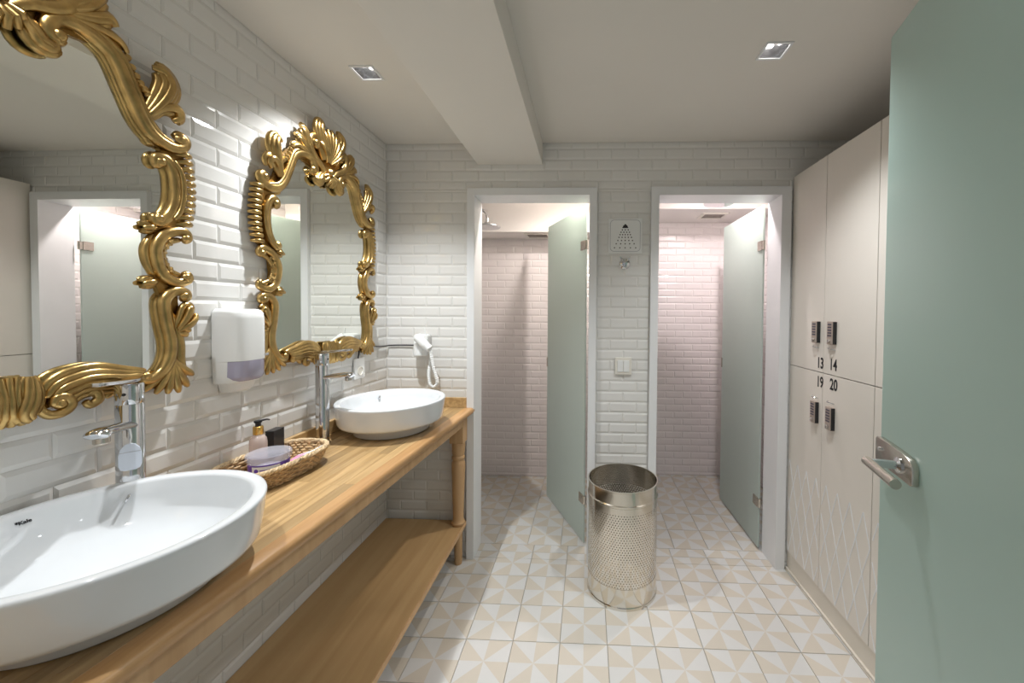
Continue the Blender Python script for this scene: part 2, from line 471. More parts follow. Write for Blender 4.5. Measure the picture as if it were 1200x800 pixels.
# ---------------------------------------------------------------- floor tiles
_fm = {}
def ftile(x0, x1, y0, y1, cx, cy):
    """tile clipped to a rectangle, origin at the full tile's centre so that the pattern stays centred"""
    k = tuple(round(q, 3) for q in (x0 - cx, x1 - cx, y0 - cy, y1 - cy))
    if k not in _fm:
        g = .0011; b = .0012
        X0, X1, Y0, Y1 = k[0] + g, k[1] - g, k[2] + g, k[3] - g
        A = [(X0, Y0, -.0045), (X1, Y0, -.0045), (X1, Y1, -.0045), (X0, Y1, -.0045)]
        B = [(x, y, -.0010) for x, y, _ in A]
        Cc = [(X0 + b, Y0 + b, 0), (X1 - b, Y0 + b, 0), (X1 - b, Y1 - b, 0), (X0 + b, Y1 - b, 0)]
        fs = []
        for i in range(4):
            j = (i + 1) % 4; fs += [(i, j, 4 + j, 4 + i), (4 + i, 4 + j, 8 + j, 8 + i)]
        me = D.meshes.new('floor_tile'); me.from_pydata(A + B + Cc, [], fs + [(8, 9, 10, 11)]); me.materials.append(M['ftile']); _fm[k] = me
    return link('floor_tile', _fm[k], None, floor, (cx, cy, 0))
def lay_floor(x0, x1, y0, y1, px, py, T=.2):
    i = math.floor((x0 - px) / T)
    while px + i * T < x1 - .01:
        j = math.floor((y0 - py) / T)
        while py + j * T < y1 - .01:
            a, b, c, d = max(px + i * T, x0), min(px + (i + 1) * T, x1), max(py + j * T, y0), min(py + (j + 1) * T, y1)
            if b - a > .008 and d - c > .008: ftile(a, b, c, d, px + (i + .5) * T, py + (j + .5) * T)
            j += 1
        i += 1
PX, PY = -.7017, 2.1807
lay_floor(XL, XK + .03, YF, YB, PX, PY)
lay_floor(OL[0], OL[1], YB, 2.252, PX, PY)
lay_floor(OR[0], OR[1], YB, 2.256, PX, PY)
lay_floor(SL[0], SL[1], 2.252, SL[2], -.745, 2.252)
lay_floor(SR[0], SR[1], 2.256, SR[2], PX + .035, 2.256)

# ---------------------------------------------------------------- ceiling lamps
def downlight(x, y, z, watts, label, group, spot=math.radians(114), tint=(.955, .98, 1.0), size=LH):
    t = empty('recessed_downlight', (x, y, z), 0, label, 'ceiling light', group)
    m = MB(); s = size; o_ = s + .008
    for (a0, a1, b0, b1) in ((-o_, o_, -o_, -s), (-o_, o_, s, o_), (-o_, -s, -s, s), (s, o_, -s, s)):
        m.box(a0, a1, b0, b1, -.004, .0)
    m.build('trim_ring', M['frame'], t)
    r = MB(); h = .05; q = s * .62
    for k in range(4):
        a = [(-s, -s), (s, -s), (s, s), (-s, s)][k]; b = [(s, -s), (s, s), (-s, s), (-s, -s)][k]
        r.quad((a[0], a[1], -.001), (b[0], b[1], -.001), (b[0] / s * q, b[1] / s * q, h), (a[0] / s * q, a[1] / s * q, h))
    r.quad((-q, -q, h), (q, -q, h), (q, q, h), (-q, q, h))
    r.build('reflector', M['reflector'], t)
    b = MB().lathe([(0, .030), (.014, .031), (.019, .036), (.019, .047), (0, .048)], 20).build('bulb', M['bulb'], t, smooth=True)
    ld = D.lights.new('lamp_light', 'SPOT'); ld.energy = watts; ld.color = tint
    ld.spot_size = spot; ld.spot_blend = 1.0; ld.shadow_soft_size = .022
    lo = D.objects.new('lamp_light', ld); COL.objects.link(lo); lo.parent = t; lo.location = (0, 0, -.012)
    return t
downlight(*LAMPS[0], ZC, SPOT_W, 'lit square downlight in the ceiling above the counter, before the beam', 'square ceiling downlights')
downlight(*LAMPS[1], ZC, SPOT_W * .64, 'lit square downlight in the ceiling towards the lockers', 'square ceiling downlights')
downlight(*LAMPS[2], ZC, SPOT_W * .42, 'square downlight overhead above the nearer basin, outside the picture', 'square ceiling downlights')
downlight(*LAMPS[3], ZC, SPOT_W * .22, 'square downlight overhead near the entrance door, outside the picture', 'square ceiling downlights')
def stall_lamp(x, y, z, watts, label, tint):
    t = empty('shower_downlight', (x, y, z), 0, label, 'ceiling light', 'shower stall downlights')
    MB().lathe([(.034, 0), (.046, 0), (.046, -.006), (.036, -.010), (.034, -.004)], 24, cap=False).build('trim_ring', M['frame'], t)
    MB().lathe([(0, -.003), (.034, -.003), (.034, 0)], 24).build('bulb', M['bulb'], t)
    ld = D.lights.new('lamp_light', 'SPOT'); ld.energy = watts; ld.color = tint; ld.spot_size = math.radians(165); ld.spot_blend = .4; ld.shadow_soft_size = .025
    lo = D.objects.new('lamp_light', ld); COL.objects.link(lo); lo.parent = t; lo.location = (0, 0, -.018)
stall_lamp(.03, 2.36, 2.30, SHOWER_W, 'round downlight hidden above the left shower doorway', (1.0, .925, .86))
stall_lamp(.90, 2.40, 2.32, SHOWER_W, 'round downlight hidden above the right shower doorway', (1.0, .90, .91))

# ---------------------------------------------------------------- counter, shelf, leg
def shear(o_v):
    x, y, z = o_v
    xf = -.628 - .042 * (2.10 - y)
    return (XL + (x - XL) * (xf - XL) / (-.628 - XL), y, z)
counter = empty('vanity_counter', (0, 0, 0), 0, 'long oak stave counter under the gold mirrors carrying two basins', 'counter')
X0, X1 = XL + .006, -.628
YC0, YC1 = YF + .004, YB - .006
nst = 11; sw_ = (X1 - .05 - X0) / nst
rnd = random.Random(11)
for i in range(nst):
    y = YC0
    first = True
    while y < YC1 - .01:
        ln = rnd.uniform(.22, .8) if not first else rnd.uniform(.15, .6)
        first = False
        y2 = min(y + ln, YC1)
        if YC1 - y2 < .12: y2 = YC1
        a, b = X0 + i * sw_, X0 + (i + 1) * sw_
        m = MB().box(a + .0002, b - .0002, y + .0002, y2 - .0002, ZT - .030, ZT); m.v = [shear(v) for v in m.v]
        m.build('stave', M['oak'], counter, bevel=.0006, segs=1)
        y = y2
# rounded front nosing
m = MB(); prof = [(X1 - .05, ZT), (X1 - .010, ZT), (X1 - .004, ZT - .003), (X1, ZT - .010), (X1, ZT - .022), (X1 - .004, ZT - .029), (X1 - .012, ZT - .030), (X1 - .05, ZT - .030)]
m.prism(prof, YC0, YC1, 'y'); m.v = [shear(v) for v in m.v]
m.build('front_nosing', M['oak_n'], counter, smooth=True)
m = MB().box(X1 - .055, X1 - .035, YC0, YC1 - .02, ZT - .088, ZT - .030); m.v = [shear(v) for v in m.v]
m.build('apron', M['pine_leg'], counter, bevel=.002)
MB().box(XL + .0055, XL + .024, YC0, YC1 - .0, ZT, ZT + .055).build('side_upstand', M['oak'], counter, bevel=.002)
MB().box(XL + .024, -.668, YC1 - .018, YC1, ZT, ZT + .055).build('end_upstand', M['oak'], counter, bevel=.002)
# turned leg at the counter end
lx, ly = -.702, 2.062
leg = empty('leg_assembly', (lx, ly, 0)); leg.name = 'leg'; leg.parent = counter
MB().box(-.038, .038, -.038, .036, .680, .830).build('leg_block', M['pine_leg'], leg, bevel=.003)
MB().lathe([(.020, 0), (.021, .01), (.022, .10), (.0225, .195)], 24).build('foot', M['pine_leg'], leg, smooth=True)
MB().lathe([(.034, .222), (.037, .228), (.037, .236), (.031, .243), (.0285, .26), (.029, .30), (.033, .42), (.036, .52), (.0365, .56), (.034, .572), (.030, .578), (.030, .583), (.035, .590), (.035, .600), (.030, .607), (.032, .613), (.0345, .63), (.036, .66), (.036, .680)], 28).build('turned_post', M['pine_leg'], leg, smooth=True)
shelf = empty('under_shelf', (0, 0, 0), 0, 'plain pine shelf running below the oak counter', 'shelf')
m = MB()
m.prism([(XL + .006, YC0), (-.672, YC0), (-.672, 2.018), (-.672, 2.10), (XL + .006, 2.10)], .196, .221, 'z')
m.build('board', M['pine'], shelf, bevel=.002)
MB().box(-.672, -.668, YC0, 2.10, .1965, .2205).build('front_lipping', M['pine_leg'], shelf, bevel=.0008)

# ---------------------------------------------------------------- basins
def basin(loc, label, mark=False):
    t = empty('vessel_basin', loc, 0, label, 'basin', 'round vessel basins on the counter')
    R = .234
    prof = [(.150, 0), (.160, .001), (.165, .006), (.169, .036), (.173, .040), (.208, .043), (.219, .047), (.2235, .056), (.228, .085), (.233, .128), (.234, .136), (.2325, .1395), (.229, .141),
            (.214, .140), (.210, .1385), (.207, .134), (.200, .110), (.186, .080), (.160, .055), (.120, .038), (.075, .030), (.030, .027), (0, .0268)]
    MB().lathe(prof, 72, sx=.975, cap=False).build('bowl', M['ceramic'], t, smooth=True, ang=60)
    MB().lathe([(0, .034), (.018, .0335), (.024, .031), (.024, .0255), (0, .0255)], 28).build('drain_cap', M['chrome'], t, smooth=True)
    MB().lathe([(0, 0), (.008, 0), (.010, .002), (.010, .004), (0, .0045)], 18).xf(Matrix.Translation((-.196 * .7, .196 * .68, .112)) @ Matrix.Rotation(math.radians(45), 4, 'Z') @ Matrix.Rotation(math.radians(115), 4, 'Y') @ Matrix.Translation((0, 0, -.002))).build('overflow_ring', M['chrome'], t, smooth=True)
    if mark:
        # printed maker's mark on the inner wall
        th = math.radians(176); r = .2035
        n = Vector((-math.cos(th), -math.sin(th), .29)).normalized(); xa = Vector((math.sin(th), -math.cos(th), 0))
        ya = n.cross(xa).normalized()
        p = Vector((r * .975 * math.cos(th), r * math.sin(th), .122)) + n * .0012
        mt = Matrix.Translation(p) @ Matrix((xa, ya, n)).transposed().to_4x4()
        link('printed_mark', text_mesh('*Kale', .0095, mt), M['black_print'], t)
    return t
basin((-.893, .676, ZT), 'nearer round white ceramic vessel basin at the left edge of the picture', True)
basin((-.882, 1.697, ZT), 'farther round white ceramic vessel basin at the counter end')

# ---------------------------------------------------------------- taps
def tap(loc, rz, label):
    t = empty('basin_tap', loc, rz, label, 'tap', 'tall chrome basin taps')
    MB().lathe([(.027, 0), (.027, .004), (.0242, .006), (.024, .010), (.024, .315), (.0232, .3165), (.0232, .3185), (.024, .320), (.024, .362), (.022, .365), (0, .365)], 36).build('body', M['chrome'], t, smooth=True)
    m = MB()
    pts = spline([(.012, 0, .268), (.05, 0, .274), (.10, 0, .280), (.118, 0, .279), (.126, 0, .274)], 5)
    m.tube(pts, [.019] * 8 + [.0195] * 6 + [.020] * 4 + [.018] * 2 + [.012], 16, .52, nrm=(0, 0, 1))
    m.build('spout', M['chrome'], t, smooth=True)
    MB().lathe([(.011, 0), (.0125, .002), (.0125, .014), (0, .014)], 20, c=(.108, 0, .256)).build('aerator', M['steel'], t, smooth=True)
    m = MB()
    sec = [(-.020, .019), (.030, .017), (.075, .013), (.115, .010), (.124, .006)]
    vs = []
    for x, hw in sec:
        z = .366 + max(0, x) * .09
        vs += [(x, -hw, z), (x, hw, z), (x, hw, z + .008), (x, -hw, z + .008)]
    fs = [(3, 2, 1, 0), tuple(range(16, 20))]
    for i in range(4):
        for j in range(4): fs.append((4 * i + j, 4 * i + (j + 1) % 4, 4 * i + 4 + (j + 1) % 4, 4 * i + 4 + j))
    m.add(vs, fs).build('lever', M['chrome'], t, bevel=.002, smooth=True)
    MB().lathe([(0, 0), (.0035, 0), (.0035, .0012), (0, .0012)], 12).xf(Matrix.Translation((.0242, 0, .342)) @ Matrix.Rotation(PI / 2, 4, 'Y')).build('temperature_dot', M['dark'], t)
    return t
tap((-1.067, .847, ZT), math.radians(-60), 'tall chrome tap with a hanging tag behind the nearer basin')
tap((-1.066, 1.494, ZT), 0, 'tall chrome tap beside the farther basin')
ht = empty('hanging_tag', (-1.042, .826, 1.03), math.radians(-38), 'pale plastic tag hanging on the tap behind the nearer basin', 'tag')
m = MB(); oc = [(.0, .062), (.008, .059), (.015, .050), (.018, .035), (.018, .012), (.015, .003), (.008, 0), (-.008, 0), (-.015, .003), (-.018, .012), (-.018, .035), (-.015, .050), (-.008, .059)]
m.prism(oc, .0, .005, 'x'); m.build('tag_body', M['tagblue'], ht, bevel=.0012)
MB().box(.005, .0055, -.0175, .0175, .0415, .0425).build('tag_seam', M['grey_print'], ht)
MB().tube([(.0025, 0, .058), (.0025, .002, .075), (.0025, 0, .100)], .0016, 6).build('tag_loop', M['white'], ht)

# ---------------------------------------------------------------- gilded mirrors
def gilded_mirror(yc, label, rz=0.0):
    t = empty('gilded_mirror', (XL + .006 + abs(rz) * .3, yc, 1.18), rz, label, 'mirror', 'carved gold framed mirrors')
    W = .018
    def bar(mb, uv, r0, s, w0=W, taper=True, flat=.85, n=8, sub=6):
        uvs = spline(uv, sub); k = len(uvs)
        rr = []
        for i in range(k):
            q = i / (k - 1); rr.append(r0 * ((.45 + .55 * math.sin(PI * min(1, max(0, q)))  ** .45) if taper else 1))
        mb.tube([(w0, s * u, v) for u, v in uvs], rr, n, flat, nrm=(1, 0, 0))
    def knob(mb, u, v, r, s, w0=W + .006):
        mb.lathe([(0, -r * .8), (r * .6, -r * .6), (r, 0), (r * .65, r * .62), (r * .3, r * .72), (0, r * .72)], 12, c=(0, 0, 0))
        k = 6 * 12
        mt = Matrix.Translation((w0, s * u, v)) @ Matrix.Rotation(PI / 2, 4, 'Y')
        mb.v[-k:] = [tuple(mt @ Vector(p)) for p in mb.v[-k:]]
    def leaf(mb, uv, width, s, n=4, w0=W, r=.008, curl=.010):
        """acanthus: n lobes fanning from the same root, ridge down the middle"""
        base = spline(uv, 5); k = len(base)
        for j in range(n):
            f = (j / (n - 1) - .5) * 2 if n > 1 else 0
            pts = []; rr = []
            for i, (u, v) in enumerate(base):
                q = i / (k - 1)
                a = base[max(i - 1, 0)]; b = base[min(i + 1, k - 1)]
                d = Vector((b[0] - a[0], b[1] - a[1]))
                if d.length > 1e-9: d.normalize()
                nx = Vector((-d.y, d.x))
                amp = width * f * (math.sin(PI * min(1, .10 + .80 * q)))
                if q * (1 + .16 * abs(f)) > 1: amp *= .9
                pts.append((w0 + curl * math.sin(PI * q) * (1 - .5 * abs(f)) + .006 * (1 - abs(f)) + .012 * max(0, q - .7), s * (u + nx.x * amp), v + nx.y * amp))
                rr.append(r * (.5 + .65 * math.sin(PI * (.12 + .80 * q))))
            cut = int(k * (1 - .14 * abs(f)))
            mb.tube(pts[:max(3, cut)], rr[:max(3, cut)], 7, .9, nrm=(1, 0, 0))
    # glass, cut to the inner outline (hidden edge lies under the frame)
    inn = [(.012, .058), (.083, .058), (.150, .060), (.235, .050), (.285, .060), (.312, .12), (.300, .19), (.285, .24), (.270, .30), (.268, .40), (.285, .44), (.318, .49), (.318, .59), (.295, .63), (.262, .66), (.238, .70), (.210, .76), (.170, .82), (.13, .84), (.06, .83), (0, .83)]
    poly = [(u, v) for u, v in inn] + [(-u, v) for u, v in reversed(inn[:-1])]
    MB().prism(poly, .003, .008, 'x').build('mirror_glass', M['mirror'], t)
    # flat carved backing board behind the scrolls
    outer = [(0, .0), (.05, .008), (.13, .022), (.225, .022), (.28, .010), (.330, .010), (.328, .12), (.325, .20), (.320, .262), (.300, .285), (.292, .35), (.300, .43), (.342, .445), (.347, .55), (.342, .64), (.312, .655), (.272, .70), (.250, .755), (.215, .81), (.165, .86), (.10, .90), (0, .90)]
    inner = [(0, .062), (.05, .062), (.13, .066), (.225, .056), (.27, .060), (.292, .085), (.300, .12), (.292, .18), (.285, .235), (.270, .28), (.266, .35), (.268, .42), (.285, .445), (.306, .50), (.306, .58), (.282, .635), (.252, .66), (.232, .70), (.200, .765), (.160, .81), (.10, .80), (0, .79)]
    mb = MB()
    for s in (1, -1):
        n = len(outer); vs = []
        for (a, b), (c, d) in zip(outer, inner):
            vs += [(.001, s * a, b), (.014, s * a, b), (.014, s * c, d), (.001, s * c, d)]
        fs = []
        for i in range(n - 1):
            for j in range(4): fs.append((4 * i + j, 4 * i + (j + 1) % 4, 4 * i + 4 + (j + 1) % 4, 4 * i + 4 + j))
        mb.add(vs, fs)
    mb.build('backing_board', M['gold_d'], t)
    g = M['gold']
    for s in (1, -1):
        # 1 arched top scroll ending in two volutes
        m = MB(); S1 = [(.100, .785), (.090, .776), (.078, .785), (.080, .805), (.098, .826), (.132, .832), (.169, .819), (.192, .797), (.218, .737), (.239, .690), (.264, .660), (.300, .648), (.330, .656), (.340, .676), (.326, .686), (.316, .676)]
        bar(m, S1, .0185, s); bar(m, [(a + .009, b + .009) for a, b in S1[3:12]], .008, s, W + .008)
        bar(m, [(a - .012, b - .012) for a, b in S1[4:12]], .006, s, W - .006)
        knob(m, .092, .787, .013, s); knob(m, .325, .675, .014, s)
        m.build('top_scroll', g, t, smooth=True, ang=60)
        # 2 side bracket with volutes turned inwards
        m = MB(); S2 = [(.282, .592), (.271, .590), (.272, .607), (.293, .611), (.311, .583), (.316, .544), (.314, .510), (.306, .480), (.291, .456), (.272, .442), (.264, .452), (.275, .460)]
        bar(m, S2, .0155, s); bar(m, [(a + .012, b) for a, b in S2[3:9]], .008, s, W + .010)
        knob(m, .277, .598, .013, s); knob(m, .272, .451, .012, s)
        m.build('side_bracket', g, t, smooth=True, ang=60)
        # fluted shell edge outside it
        for k in range(11):
            v = .640 - k * .0188; b_ = .010 * math.sin(PI * k / 10)
            m = MB(); m.tube([(W - .010, s * (.322 + b_), v - .004), (W + .004, s * (.338 + b_), v), (W - .002, s * (.352 + b_), v + .001), (W - .016, s * (.360 + b_), v)], [.006, .0088, .0088, .005], 8, 1, nrm=(1, 0, 0))
            m.build('shell_flute', g, t, smooth=True, ang=60)
        # 3 C-scroll opening outwards
        m = MB(); S3 = [(.333, .405), (.345, .412), (.338, .428), (.314, .427), (.285, .410), (.268, .376), (.270, .339), (.285, .306), (.314, .290), (.343, .299), (.343, .313), (.332, .312)]
        bar(m, S3, .015, s); bar(m, [(a + .016, .359 + (b - .359) * .72) for a, b in S3[3:9]], .010, s, W - .004)
        bar(m, [(a - .016, b) for a, b in S3[4:8]], .010, s, W - .008)
        knob(m, .337, .412, .011, s); knob(m, .337, .306, .011, s)
        m.build('c_scroll', g, t, smooth=True, ang=60)
        for k in range(6):
            th = PI * (.66 + .136 * k); m = MB()
            m.tube([(W - .004, s * (.318 + .024 * math.cos(th)), .359 + .034 * math.sin(th)), (W + .004, s * (.318 + .040 * math.cos(th)), .359 + .052 * math.sin(th))], [.004, .006], 6)
            m.build('scroll_bead', g, t, smooth=True)
        # small inward leaf tips
        for (u, v, du, dv) in ((.275, .640, -.020, .018), (.268, .428, -.028, -.006), (.268, .290, -.030, -.008)):
            m = MB(); leaf(m, [(u, v), (u + du * .5, v + dv * .5), (u + du, v + dv)], .010, s, 3, W - .008, .007, .006)
            m.build('leaf_tip', g, t, smooth=True, ang=60)
        # 4 lower side scroll and its outer strand
        m = MB(); S4 = [(.326, .246), (.340, .250), (.336, .264), (.312, .267), (.290, .250), (.284, .227), (.290, .180), (.299, .128), (.295, .088), (.278, .056), (.254, .040), (.236, .042), (.232, .056)]
        bar(m, S4, .0155, s); bar(m, [(a - .012, b) for a, b in S4[4:10]], .009, s, W - .006)
        bar(m, [(.296, .215), (.311, .175), (.323, .126), (.325, .074), (.338, .034)], .013, s, W - .004)
        knob(m, .331, .254, .012, s); knob(m, .240, .050, .010, s)
        m.build('lower_scroll', g, t, smooth=True, ang=60)
        m = MB(); leaf(m, [(.313, .165), (.328, .196), (.338, .222), (.346, .212)], .012, s, 3, W, .008)
        leaf(m, [(.315, .160), (.334, .176), (.350, .192), (.356, .205)], .009, s, 3, W, .007)
        leaf(m, [(.316, .164), (.330, .158), (.344, .150)], .007, s, 2, W, .008)
        m.build('side_leaf', g, t, smooth=True, ang=60)
        m = MB()
        for (u, v) in ((.236, .012), (.262, .0), (.290, -.006), (.318, -.008), (.342, .004), (.356, .034)):
            m.tube([(W, s * q[0], q[1]) for q in spline([(.304, .085), (.304 + (u - .304) * .45, .085 + (v - .085) * .55), (u, v)], 5)], [.006, .007, .008, .009, .010, .010, .010, .010, .009, .007, .004][:11], 7, .9, nrm=(1, 0, 0))
        m.build('corner_leaf', g, t, smooth=True, ang=60)
        # top acanthus leaves
        m = MB(); leaf(m, [(.252, .702), (.277, .750), (.292, .795), (.282, .825), (.258, .826)], .021, s, 5, W, .010, .016)
        leaf(m, [(.254, .705), (.281, .738), (.306, .745), (.316, .730), (.304, .714)], .012, s, 3, W, .010, .014)
        m.build('shoulder_leaf', g, t, smooth=True, ang=60)
        for k in range(7):
            q = k / 6; m = MB(); knob(m, .200 + .052 * q, .838 - .082 * q - .012 * math.sin(PI * q), .010, s, W + .004); m.build('husk_bead', g, t, smooth=True)
        # bottom twisted gadroon and volute
        for k in range(6):
            q = k / 5
            S = [(.238 - .006 * k, .064 - .004 * k), (.195, .074 - .009 * k), (.145 - .004 * k, .088 - .012 * k), (.100, .084 - .014 * k), (.068 + .006 * k, .066 - .011 * k), (.054 + .009 * k, .040 - .006 * k)]
            m = MB(); bar(m, S, .011 - .0006 * k, s, W + .003 * (3 - abs(k - 2.5)), True, 1.0, 7, 5); m.build('gadroon_strand', g, t, smooth=True, ang=60)
        m = MB(); bar(m, [(.052, .050), (.048, .020), (.062, .000), (.084, .000), (.096, .014), (.090, .030), (.076, .032), (.070, .022), (.078, .016)], .010, s, W + .010)
        knob(m, .079, .019, .012, s, W + .010)
        bar(m, [(.128, .034), (.142, .030), (.146, .014), (.132, .004), (.122, .014)], .010, s, W + .004); bar(m, [(.148, .046), (.166, .040), (.172, .024), (.160, .014)], .009, s, W)
        bar(m, [(.180, .052), (.200, .046), (.206, .030), (.192, .022)], .008, s, W)
        m.build('bottom_volute', g, t, smooth=True, ang=60)
        m = MB(); leaf(m, [(.036, .082), (.034, .045), (.026, .012), (.034, -.004)], .014, s, 4, W + .008, .009, .010)
        m.build('bottom_leaf', g, t, smooth=True, ang=60)
        # crest scrolls and leaves
        m = MB(); bar(m, [(.022, .790), (.050, .818), (.086, .838), (.112, .868), (.112, .905), (.088, .922), (.066, .908), (.072, .888), (.086, .890)], .016, s, W + .006)
        knob(m, .083, .900, .013, s, W + .010)
        m.build('crest_scroll', g, t, smooth=True, ang=60)
        m = MB(); leaf(m, [(.095, .845), (.128, .880), (.152, .918), (.168, .920)], .018, s, 4, W, .010, .012)
        leaf(m, [(.100, .842), (.140, .860), (.172, .880), (.186, .870)], .013, s, 4, W, .008, .010)
        leaf(m, [(.110, .838), (.155, .845), (.190, .842), (.206, .826)], .009, s, 3, W, .007, .008)
        m.build('crest_leaf', g, t, smooth=True, ang=60)
        m = MB(); leaf(m, [(.030, .850), (.052, .905), (.070, .955), (.062, .985), (.042, .980)], .019, s, 5, W + .004, .010, .016)
        m.build('crest_plume', g, t, smooth=True, ang=60)
        m = MB(); leaf(m, [(.014, .800), (.045, .775), (.060, .752), (.078, .752), (.082, .764)], .013, s, 4, W, .009, .012)
        m.build('pendant_leaf', g, t, smooth=True, ang=60)
    for k in range(9):
        th = (k - 4) * math.radians(11); ln = .132 - .0022 * (k - 4) ** 2 * 1.2
        pts = []; rr = []
        for i in range(9):
            q = i / 8; r = .02 + ln * q
            pts.append((W + .006 + .020 * math.sin(PI * q * .8) , r * math.sin(th) * (1.0 - .12 * q), .830 + r * math.cos(th))); rr.append(.0035 + .0075 * q if q < .9 else .007)
        m = MB(); m.tube(pts, rr, 7, .9, nrm=(1, 0, 0)); m.build('crest_flute', g, t, smooth=True, ang=60)
    m = MB()
    for k in range(7):
        th = (k - 3) * math.radians(24)
        m.tube([(W + .010, 0.012 * math.sin(th), .800 - .012 * math.cos(th)), (W + .020, .030 * math.sin(th), .795 - .032 * math.cos(th)), (W + .008, .046 * math.sin(th), .792 - .050 * math.cos(th))], [.004, .009, .006], 7, 1, nrm=(1, 0, 0))
    knob(m, 0, .806, .016, 1, W + .016)
    m.build('pendant_shell', g, t, smooth=True, ang=60)
    m = MB()
    for k in range(5):
        u = (k - 2) * .0095
        m.tube([(W + .006, u * 1.25, .084), (W + .016, u * .8, .045), (W + .014, u * 1.1, .010), (W + .004, u * 1.5, -.008)], [.006, .008, .009, .007], 7, 1, nrm=(1, 0, 0))
    m.build('bottom_shell', g, t, smooth=True, ang=60)
    return t
gilded_mirror(.672, 'nearer ornate gold framed mirror, cut off by the left edge', math.radians(-.6))
gilded_mirror(1.600, 'farther ornate gold framed mirror, seen whole above the far basin')

# ---------------------------------------------------------------- wall dispenser
dp = empty('towel_dispenser', (XL + .0052, 1.170, 1.14), 0, 'white wall dispenser with smoked violet window between the two mirrors', 'dispenser')
def dshape(w, d, n=10, e=3.2):
    P = []
    for k in range(n * 2 + 1):
        th = -PI / 2 + PI * k / (n * 2)
        c, s_ = math.cos(th), math.sin(th)
        P.append((d * abs(c) ** (2 / e), w * (abs(s_) ** (2 / e)) * (1 if s_ > 0 else -1)))
    return P
def dloft(name, levels, m, parent, bev=0):
    mb = MB(); n = None; vs = []; fs = []
    for z, w_, d_ in levels:
        P = dshape(w_, d_); n = len(P); vs += [(x, y, z) for x, y in P]
    for i in range(len(levels) - 1):
        for j in range(n): fs.append((i * n + j, i * n + (j + 1) % n, (i + 1) * n + (j + 1) % n, (i + 1) * n + j))
    fs += [tuple(reversed(range(n))), tuple(range((len(levels) - 1) * n, len(levels) * n))]
    return mb.add(vs, fs).build(name, m, parent, smooth=True, ang=50)
dloft('cover', [(.100, .064, .080), (.230, .064, .080), (.248, .062, .078), (.257, .057, .072), (.261, .050, .058)], M['white'], dp)
dloft('side_shell', [(.030, .059, .058), (.036, .062, .064), (.100, .064, .068)], M['white'], dp)
dloft('window', [(.036, .050, .070), (.042, .056, .076), (.052, .060, .0795), (.0995, .0615, .0805)], M['smoke'], dp)
dloft('outlet', [(0, .036, .040), (.010, .042, .050), (.048, .050, .062)], M['white'], dp)
link('printed_mark', text_mesh('TORK', .011, Matrix.Translation((.0765, .045, .112)) @ Matrix.Rotation(math.radians(18), 4, 'Z') @ Matrix(((0, 0, 1, 0), (1, 0, 0, 0), (0, 1, 0, 0), (0, 0, 0, 1)))), M['grey_print'], dp)

# ---------------------------------------------------------------- basket and its contents
bk = empty('wicker_basket', (-1.012, 1.192, ZT), math.radians(-4), 'shallow flared wicker basket of toiletries between the two basins', 'basket')
def sup(a, b, th, e=3.0):
    c, s_ = math.cos(th), math.sin(th)
    return (a * abs(c) ** (2 / e) * (1 if c > 0 else -1), b * abs(s_) ** (2 / e) * (1 if s_ > 0 else -1))
NW = 120
m = MB()
for r in range(7):
    q = r / 6; a, b = .082 + .014 * q, .130 + .032 * q
    pts = []
    for k in range(NW):
        wv = .0042 * math.sin(PI / 2 * k + PI * r); x, y = sup(a + wv, b + wv, 2 * PI * k / NW)
        pts.append((x, y, .007 + .0078 * r))
    m.tube(pts, .0054, 6, .8, closed=True, nrm=(0, 0, 1))
m.build('woven_wall', M['wicker'], bk, smooth=True)
m = MB()
for k in range(44):
    th = 2 * PI * k / 44; p = []
    for q in (0, .33, .66, 1):
        x, y = sup(.082 + .014 * q, .130 + .032 * q, th); p.append((x, y, .002 + .052 * q))
    m.tube(p, .0028, 5)
m.build('stakes', M['wicker_l'], bk)
m = MB()
for ph in (0, 2.1, 4.2):
    pts = []
    for k in range(220):
        th = 2 * PI * k / 220; tw = 34 * th + ph
        x, y = sup(.098 + .0045 * math.cos(tw), .164 + .0045 * math.cos(tw), th); pts.append((x, y, .060 + .0045 * math.sin(tw)))
    m.tube(pts, .0042, 5, closed=True)
m.build('braided_rim', M['wicker_l'], bk, smooth=True)
m = MB(); m.prism([sup(.082, .130, 2 * PI * k / 40) for k in range(40)], .002, .008, 'z'); m.build('woven_base', M['wicker'], bk)

bo = empty('lotion_bottle', (-1.064, 1.190, ZT + .0092), 0, 'rose tinted pump bottle with gold collar standing in the basket', 'bottle')
MB().lathe([(.020, 0), (.023, .002), (.024, .008), (.024, .098), (.022, .112), (.016, .121), (.012, .125), (.011, .128)], 28).build('bottle_body', M['lotion'], bo, smooth=True)
MB().lathe([(.0135, .126), (.014, .128), (.014, .150), (.012, .152), (0, .152)], 24).build('collar', M['goldcap'], bo, smooth=True)
MB().lathe([(.0075, .152), (.0075, .162), (.011, .164), (.011, .170), (0, .171)], 20).build('pump', M['dark'], bo, smooth=True)
MB().tube([(0, 0, .168), (.010, .022, .1685), (.012, .030, .165)], [.006, .005, .004], 8, .6, nrm=(0, 0, 1)).build('nozzle', M['dark'], bo, smooth=True)
bb = empty('black_carton', (-1.074, 1.268, ZT + .0092), math.radians(8), 'small black carton standing behind the pump bottle', 'carton')
MB().box(-.014, .014, -.027, .027, 0, .118).build('carton_body', M['dark'], bb, bevel=.001)
MB().box(.0141, .0146, -.018, .018, .010, .026).build('printed_patch', M['paper'], bb)
tb = empty('plastic_tub', (-.983, 1.138, ZT + .028), math.radians(-45), 'round clear plastic tub with purple label at the front of the basket', 'tub')
MB().lathe([(0, -.018), (.040, -.018), (.044, 0), (.050, .002), (.0535, .060), (.0525, .060), (.049, .003), (0, .003)], 40, cap=False).build('tub_body', M['tub'], tb, smooth=True)
